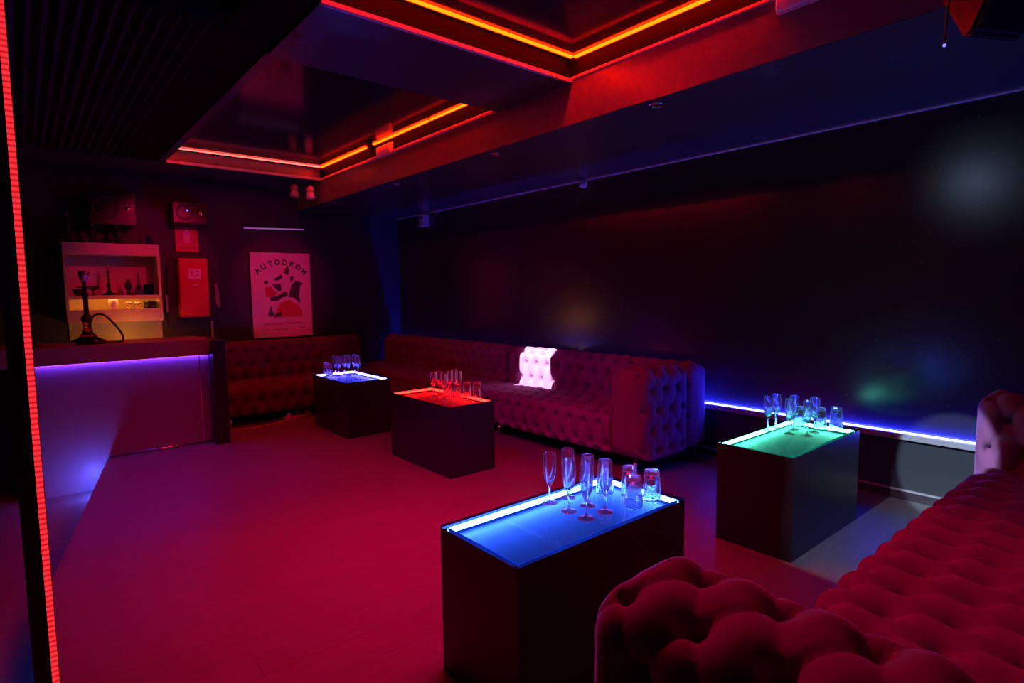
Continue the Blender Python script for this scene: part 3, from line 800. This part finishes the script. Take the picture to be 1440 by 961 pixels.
# abstract dark print: (px, py) measured in the sheet, 0..1 from the top-left
def pp(L): return [(-PW / 2 + x * PW, PH - y * PH) for x, y in L]
bm = bmesh.new()
for L in ([(.56, .20), (.61, .15), (.63, .22), (.61, .27), (.55, .25)],
          [(.44, .29), (.50, .26), (.52, .30), (.45, .33), (.38, .335), (.38, .31)],
          [(.64, .29), (.70, .28), (.68, .34), (.64, .35)],
          [(.66, .38), (.74, .33), (.84, .36), (.80, .40), (.78, .52), (.80, .60), (.76, .58), (.68, .53), (.60, .53), (.63, .45)],
          [(.34, .38), (.48, .37), (.50, .44), (.44, .46)],
          [(.30, .53), (.44, .50), (.54, .46), (.60, .48), (.58, .52), (.50, .53), (.42, .57), (.31, .57)],
          [(.28, .66), (.31, .62), (.33, .68), (.36, .72), (.32, .75), (.26, .74)],
          [(.38, .72), (.48, .69), (.47, .74), (.40, .755), (.34, .75)]):
    prism(bm, pp(L), -.0218, -.0195)
cxp, czp = pp([(.25, .355)])[0]
prism(bm, [(cxp + .026 * math.cos(2 * PI * k / 16), czp + .026 * math.sin(2 * PI * k / 16)) for k in range(16)], -.0218, -.0195)
obj('dark_print', bm, M['ink'], t)
bm = bmesh.new()
prism(bm, pp([(.34, .76), (.46, .60), (.60, .555), (.76, .63), (.82, .70), (.82, .76)]), -.0212, -.0195)
prism(bm, pp([(.22, .42), (.32, .40), (.42, .48), (.34, .53), (.24, .52)]), -.0212, -.0195)
obj('red_print', bm, M['ink_red'], t)
bm = bmesh.new()
for (x0, x1, y, h) in ((.20, .50, .825, .020), (.55, .80, .82, .022), (.18, .30, .895, .012), (.33, .58, .895, .012), (.74, .86, .885, .012)):
    n = int((x1 - x0) / .03)
    for k in range(n):
        a = x0 + (x1 - x0) * k / n
        prism(bm, pp([(a, y), (a + .022, y), (a + .022, y + h), (a, y + h)]), -.0212, -.0195)
obj('small_print', bm, M['ink_grey'], t)
prism_b = bmesh.new(); prism(prism_b, pp([(.62, .86), (.74, .85), (.75, .925), (.62, .93)]), -.0212, -.0195)
obj('sticker', prism_b, M['white_plastic'], t)
# picture light
t = thing('picture_light', 'slim horizontal picture light bar on the wall above the poster', 'lamp', (2.57, YB, 2.255))
bm = bmesh.new(); tube(bm, [(-.375, -.06, -.012), (.375, -.06, .012)], .007, 12); obj('tube', bm, M['led_lit'], t, True)
bm = bmesh.new(); tube(bm, [(.0, 0, .02), (.0, -.06, .014)], .006, 8); obj('bracket', bm, M['chrome'], t, True)

# loudspeakers on the back wall
def speaker(label, x0, x1, z0, z1, y0, group='loudspeakers on the back wall'):
    t = thing('loudspeaker', label, 'loudspeaker', ((x0 + x1) / 2, YB, z0), group=group)
    w, h, d = (x1 - x0) / 2, z1 - z0, YB - y0
    obj('cabinet', B(-w, w, -d, -.03, 0, h, .008), M['black'], t)
    bm = bmesh.new(); r = min(w, h / 2) * .72
    lathe(bm, [(0, -d + .02), (r * .35, -d + .012), (r * .9, -d - .004), (r, -d - .006), (r, -d + .004)], c=(-w * .3, 0, h * .5), n=32, axis='y'); obj('woofer', bm, M['cone'], t, True)
    bm = bmesh.new(); lathe(bm, [(0, -d - .006), (.022, -d - .003), (.03, -d + .004)], c=(w * .65, 0, h * .5), n=20, axis='y'); obj('tweeter', bm, M['chrome'], t, True)
    obj('bracket', B(-.04, .04, -.04, 0, h * .35, h * .65, .004), M['grille'], t)
    return t
speaker('wide black loudspeaker high on the back wall above the cabinet', .60, 1.02, 2.17, 2.52, 7.52)
s2 = speaker('smaller black loudspeaker with tiny violet light above the extinguisher sign', 1.38, 1.73, 2.235, 2.48, 7.58)
bm = bmesh.new(); bmesh.ops.create_uvsphere(bm, u_segments=10, v_segments=8, radius=.010, matrix=Matrix.Translation((-.03, -.29, .145))); obj('indicator', bm, M['pin'], s2, True)

# spotlights hanging under the ceiling at the far beam end
def spot_can(label, x, y, m, z=ZC):
    t = thing('spotlight', label, 'spotlight', (x, y, z), group='small spotlights by the far beam end')
    bm = bmesh.new(); tube(bm, [(0, 0, 0), (0, 0, -.07)], .008, 8); obj('stem', bm, M['black'], t, True)
    bm = bmesh.new(); bmesh.ops.create_uvsphere(bm, u_segments=20, v_segments=14, radius=.046, matrix=Matrix.Translation((0, 0, -.10)))
    obj('joint', bm, m, t, True)
    bm = bmesh.new(); lathe(bm, [(0, -.125), (.03, -.125), (.046, -.15), (.05, -.19), (.046, -.215), (.03, -.20), (0, -.195)], n=24); obj('head', bm, m, t, True)
spot_can('small dark spotlight hanging left of the pale one by the far beam end', 2.60, 7.12, M['grey_plastic'])
spot_can('small pale spotlight lit red, hanging at the far end of the ceiling bay', 2.79, 7.10, M['white_plastic'])

# hanging wedge speaker at the top right
t = thing('loudspeaker', 'dark wedge-shaped loudspeaker hanging under the soffit at the top right corner', 'loudspeaker', (2.66, .60, 2.295), math.radians(-28))
bm = bmesh.new()
prism(bm, [(-.015, .01), (.02, .0), (.13, .20), (-.12, .20)], 0, .235, 'yz')
bmesh.ops.bevel(bm, geom=list(bm.edges), offset=.012, segments=2, affect='EDGES')
obj('cabinet', bm, M['black'], t)
obj('grille', B(.03, .205, -.100, -.088, .12, .185, .004), M['grille'], t)
bm = bmesh.new(); tube(bm, [(.08, .0, .195), (.08, .0, ZT - 2.295)], .016, 10); obj('hanger', bm, M['black'], t, True)
bm = bmesh.new(); tube(bm, smoothpath([(.0, .04, .20), (-.02, .06, .15), (-.03, .06, .06), (-.045, .05, -.01)], 6), .004, 8); obj('cable', bm, M['rubber'], t, True)
bm = bmesh.new(); bmesh.ops.create_uvsphere(bm, u_segments=10, v_segments=8, radius=.006, matrix=Matrix.Translation((-.045, .05, -.014))); obj('indicator', bm, M['pin'], t, True)

# extension cable on the floor in front of the dark sofa
bm = bmesh.new(); tube(bm, smoothpath([(1.50, 6.58, .006), (1.62, 6.44, .006), (1.80, 6.40, .006), (2.02, 6.44, .006), (2.14, 6.50, .008), (2.19, 6.53, .03)], 8), .007, 8)
o = obj('extension_cable', bm, M['cable_red'], smooth=True); tag(o, 'thin reddish cable curling on the floor in front of the dark sofa', 'cable')
t = thing('power_strip', 'power strip with three round plugs on the floor by the far table', 'power strip', (2.20, 6.555, 0), .30)
obj('body', B(-.03, .32, -.028, .028, 0, .038, .006), M['white_plastic'], t)
for k in range(3):
    bm = bmesh.new(); lathe(bm, [(0, .036), (.024, .036), (.026, .06), (.018, .078), (0, .08)], c=(.03 + .115 * k, 0, 0), n=20); obj('plug', bm, M['white_plastic'] if k != 1 else M['grey_plastic'], t, True)

# ------------------------------------------------------------------ lamps
def area(name, loc, target, sx, sy, power, col, spread=180):
    L = bpy.data.lights.new(name, 'AREA'); L.shape = 'RECTANGLE'; L.size = sx; L.size_y = sy; L.energy = power; L.color = col; L.spread = math.radians(spread)
    o = bpy.data.objects.new(name, L); C.objects.link(o); o.location = loc
    o.rotation_euler = (Vector(target) - Vector(loc)).to_track_quat('-Z', 'Y').to_euler(); return o
def spot(name, loc, target, power, col, angle, blend, radius=.02):
    L = bpy.data.lights.new(name, 'SPOT'); L.energy = power; L.color = col; L.spot_size = math.radians(angle); L.spot_blend = blend; L.shadow_soft_size = radius
    o = bpy.data.objects.new(name, L); C.objects.link(o); o.location = loc
    o.rotation_euler = (Vector(target) - Vector(loc)).to_track_quat('-Z', 'Y').to_euler(); return o
RED = (1, 0, .095)
area('red_wash', (1.70, 1.85, 2.87), (1.60, 3.15, 0), .8, .8, 34, RED, 78)
area('red_wash_far', (1.9, 5.2, 2.87), (1.8, 4.6, 0), .9, 2.0, 5, RED, 130)
spot('beam_fill', (1.6, 1.3, 2.80), (2.89, 2.25, 2.66), 22, (1, 0, .05), 50, .6, .05)  # added fill that reddens the near beam face
spot('violet_fill', (.7, 4.3, 2.74), (.85, 4.7, 0), 30, (.16, 0, 1), 52, 1, .05)  # added fill for the violet tone on the floor before the bar
spot('violet_sofa_fill', (1.0, 3.2, 2.74), (3.6, 3.9, .4), 36, (.7, 0, .9), 48, 1, .05)  # added fill that brings violet onto the sofa at the right wall
spot('poster_wash', (2.3, 5.0, 2.72), (2.66, 7.85, 1.52), 85, (1, 0, .14), 27, .5, .04)
spot('bar_wash', (1.7, 5.0, 2.72), (1.15, 7.85, 1.68), 75, (1, 0, .11), 32, .5, .04)
# shuttered profile spot thrown on the tufted backrest
g = spot('profile_spot', (1.55, 4.05, 2.70), (4.06, 4.44, .64), 3600, (.86, 1, .93), 22, 0, .008)
def shutter(o, hx, hy):
    """the four framing blades of a profile spotlight"""
    L = o.data; L.use_nodes = True; nt = L.node_tree; em = nt.nodes['Emission']
    tc = nt.nodes.new('ShaderNodeTexCoord'); sp = nt.nodes.new('ShaderNodeSeparateXYZ'); nt.links.new(tc.outputs['Normal'], sp.inputs[0])
    ms = []
    for axis, half in (('X', hx), ('Y', hy)):
        d = nt.nodes.new('ShaderNodeMath'); d.operation = 'DIVIDE'; nt.links.new(sp.outputs[axis], d.inputs[0]); nt.links.new(sp.outputs['Z'], d.inputs[1])
        q = nt.nodes.new('ShaderNodeMath'); q.operation = 'ABSOLUTE'; nt.links.new(d.outputs[0], q.inputs[0])
        l = nt.nodes.new('ShaderNodeMath'); l.operation = 'LESS_THAN'; nt.links.new(q.outputs[0], l.inputs[0]); l.inputs[1].default_value = half
        ms.append(l)
    mm = nt.nodes.new('ShaderNodeMath'); mm.operation = 'MULTIPLY'; nt.links.new(ms[0].outputs[0], mm.inputs[0]); nt.links.new(ms[1].outputs[0], mm.inputs[1])
    nt.links.new(mm.outputs[0], em.inputs['Strength'])
shutter(g, .071, .066)
# white spot on the dado by the near sofa
spot('white_spot', (.70, 1.30, 2.6), (4.40, .93, .24), 900, (.55, .77, 1), 8.6, .06, .02)
shutter(spot('white_spill', (.70, 1.30, 2.62), (3.66, 1.06, 0), 150, (.80, .76, 1), 20, .5, .02), .066, .15)
# blue glow low on the bar front beside the platform edge
p = bpy.data.lights.new('step_glow', 'POINT'); p.energy = 4.0; p.color = (.10, .10, 1); p.shadow_soft_size = .02
o = bpy.data.objects.new('step_glow', p); C.objects.link(o); o.location = (.41, 5.88, -.15)
area('blue_floor_wash', (-1.7, 3.0, .12), (-.5, 3.1, -.26), .3, .2, 2.0, (.04, .10, 1), 70)
spot('pink_sofa_fill', (2.3, 3.1, 2.74), (1.75, .40, .6), 76, (1, 0, .24), 66, 1, .05)  # added fill for pinker light over the near sofa
spot('wall_reflection_fill', (-.6, 1.95, 2.72), (4.40, .88, 2.05), 10, (.42, .62, 1), 11, .9, .07)  # added spot; its pool stands in for a reflection on the right wall

# ------------------------------------------------------------------ world, camera, colour
w = bpy.data.worlds.new('dark_club'); sc.world = w; w.use_nodes = True
w.node_tree.nodes['Background'].inputs[0].default_value = (.3, .05, .7, 1)
w.node_tree.nodes['Background'].inputs[1].default_value = .003

cam = bpy.data.cameras.new('camera'); cam.sensor_width = 36; cam.lens = 818.5 / 1440 * 36; cam.clip_start = .02
co = bpy.data.objects.new('camera', cam); C.objects.link(co); sc.camera = co
yaw, pit, rol = .69930239, .08436597, -.0123605
fw = Vector((math.sin(yaw) * math.cos(pit), math.cos(yaw) * math.cos(pit), -math.sin(pit)))
r = Vector((math.cos(yaw), -math.sin(yaw), 0)); u = r.cross(fw)
r2 = r * math.cos(rol) + u * math.sin(rol); u2 = -r * math.sin(rol) + u * math.cos(rol)
co.matrix_world = Matrix.Translation((0, 0, 1.4)) @ Matrix(((r2.x, u2.x, -fw.x), (r2.y, u2.y, -fw.y), (r2.z, u2.z, -fw.z))).to_4x4()

sc.view_settings.view_transform = 'Standard'; sc.view_settings.look = 'None'
sc.view_settings.gamma = 1; sc.view_settings.exposure = 0; sc.view_settings.use_curve_mapping = False
cy = sc.cycles
cy.use_denoising = True; cy.max_bounces = 12; cy.transparent_max_bounces = 12; cy.transmission_bounces = 12; cy.glossy_bounces = 6
cy.sample_clamp_indirect = 4; cy.use_light_tree = True; cy.caustics_refractive = True; cy.caustics_reflective = True; cy.blur_glossy = .5
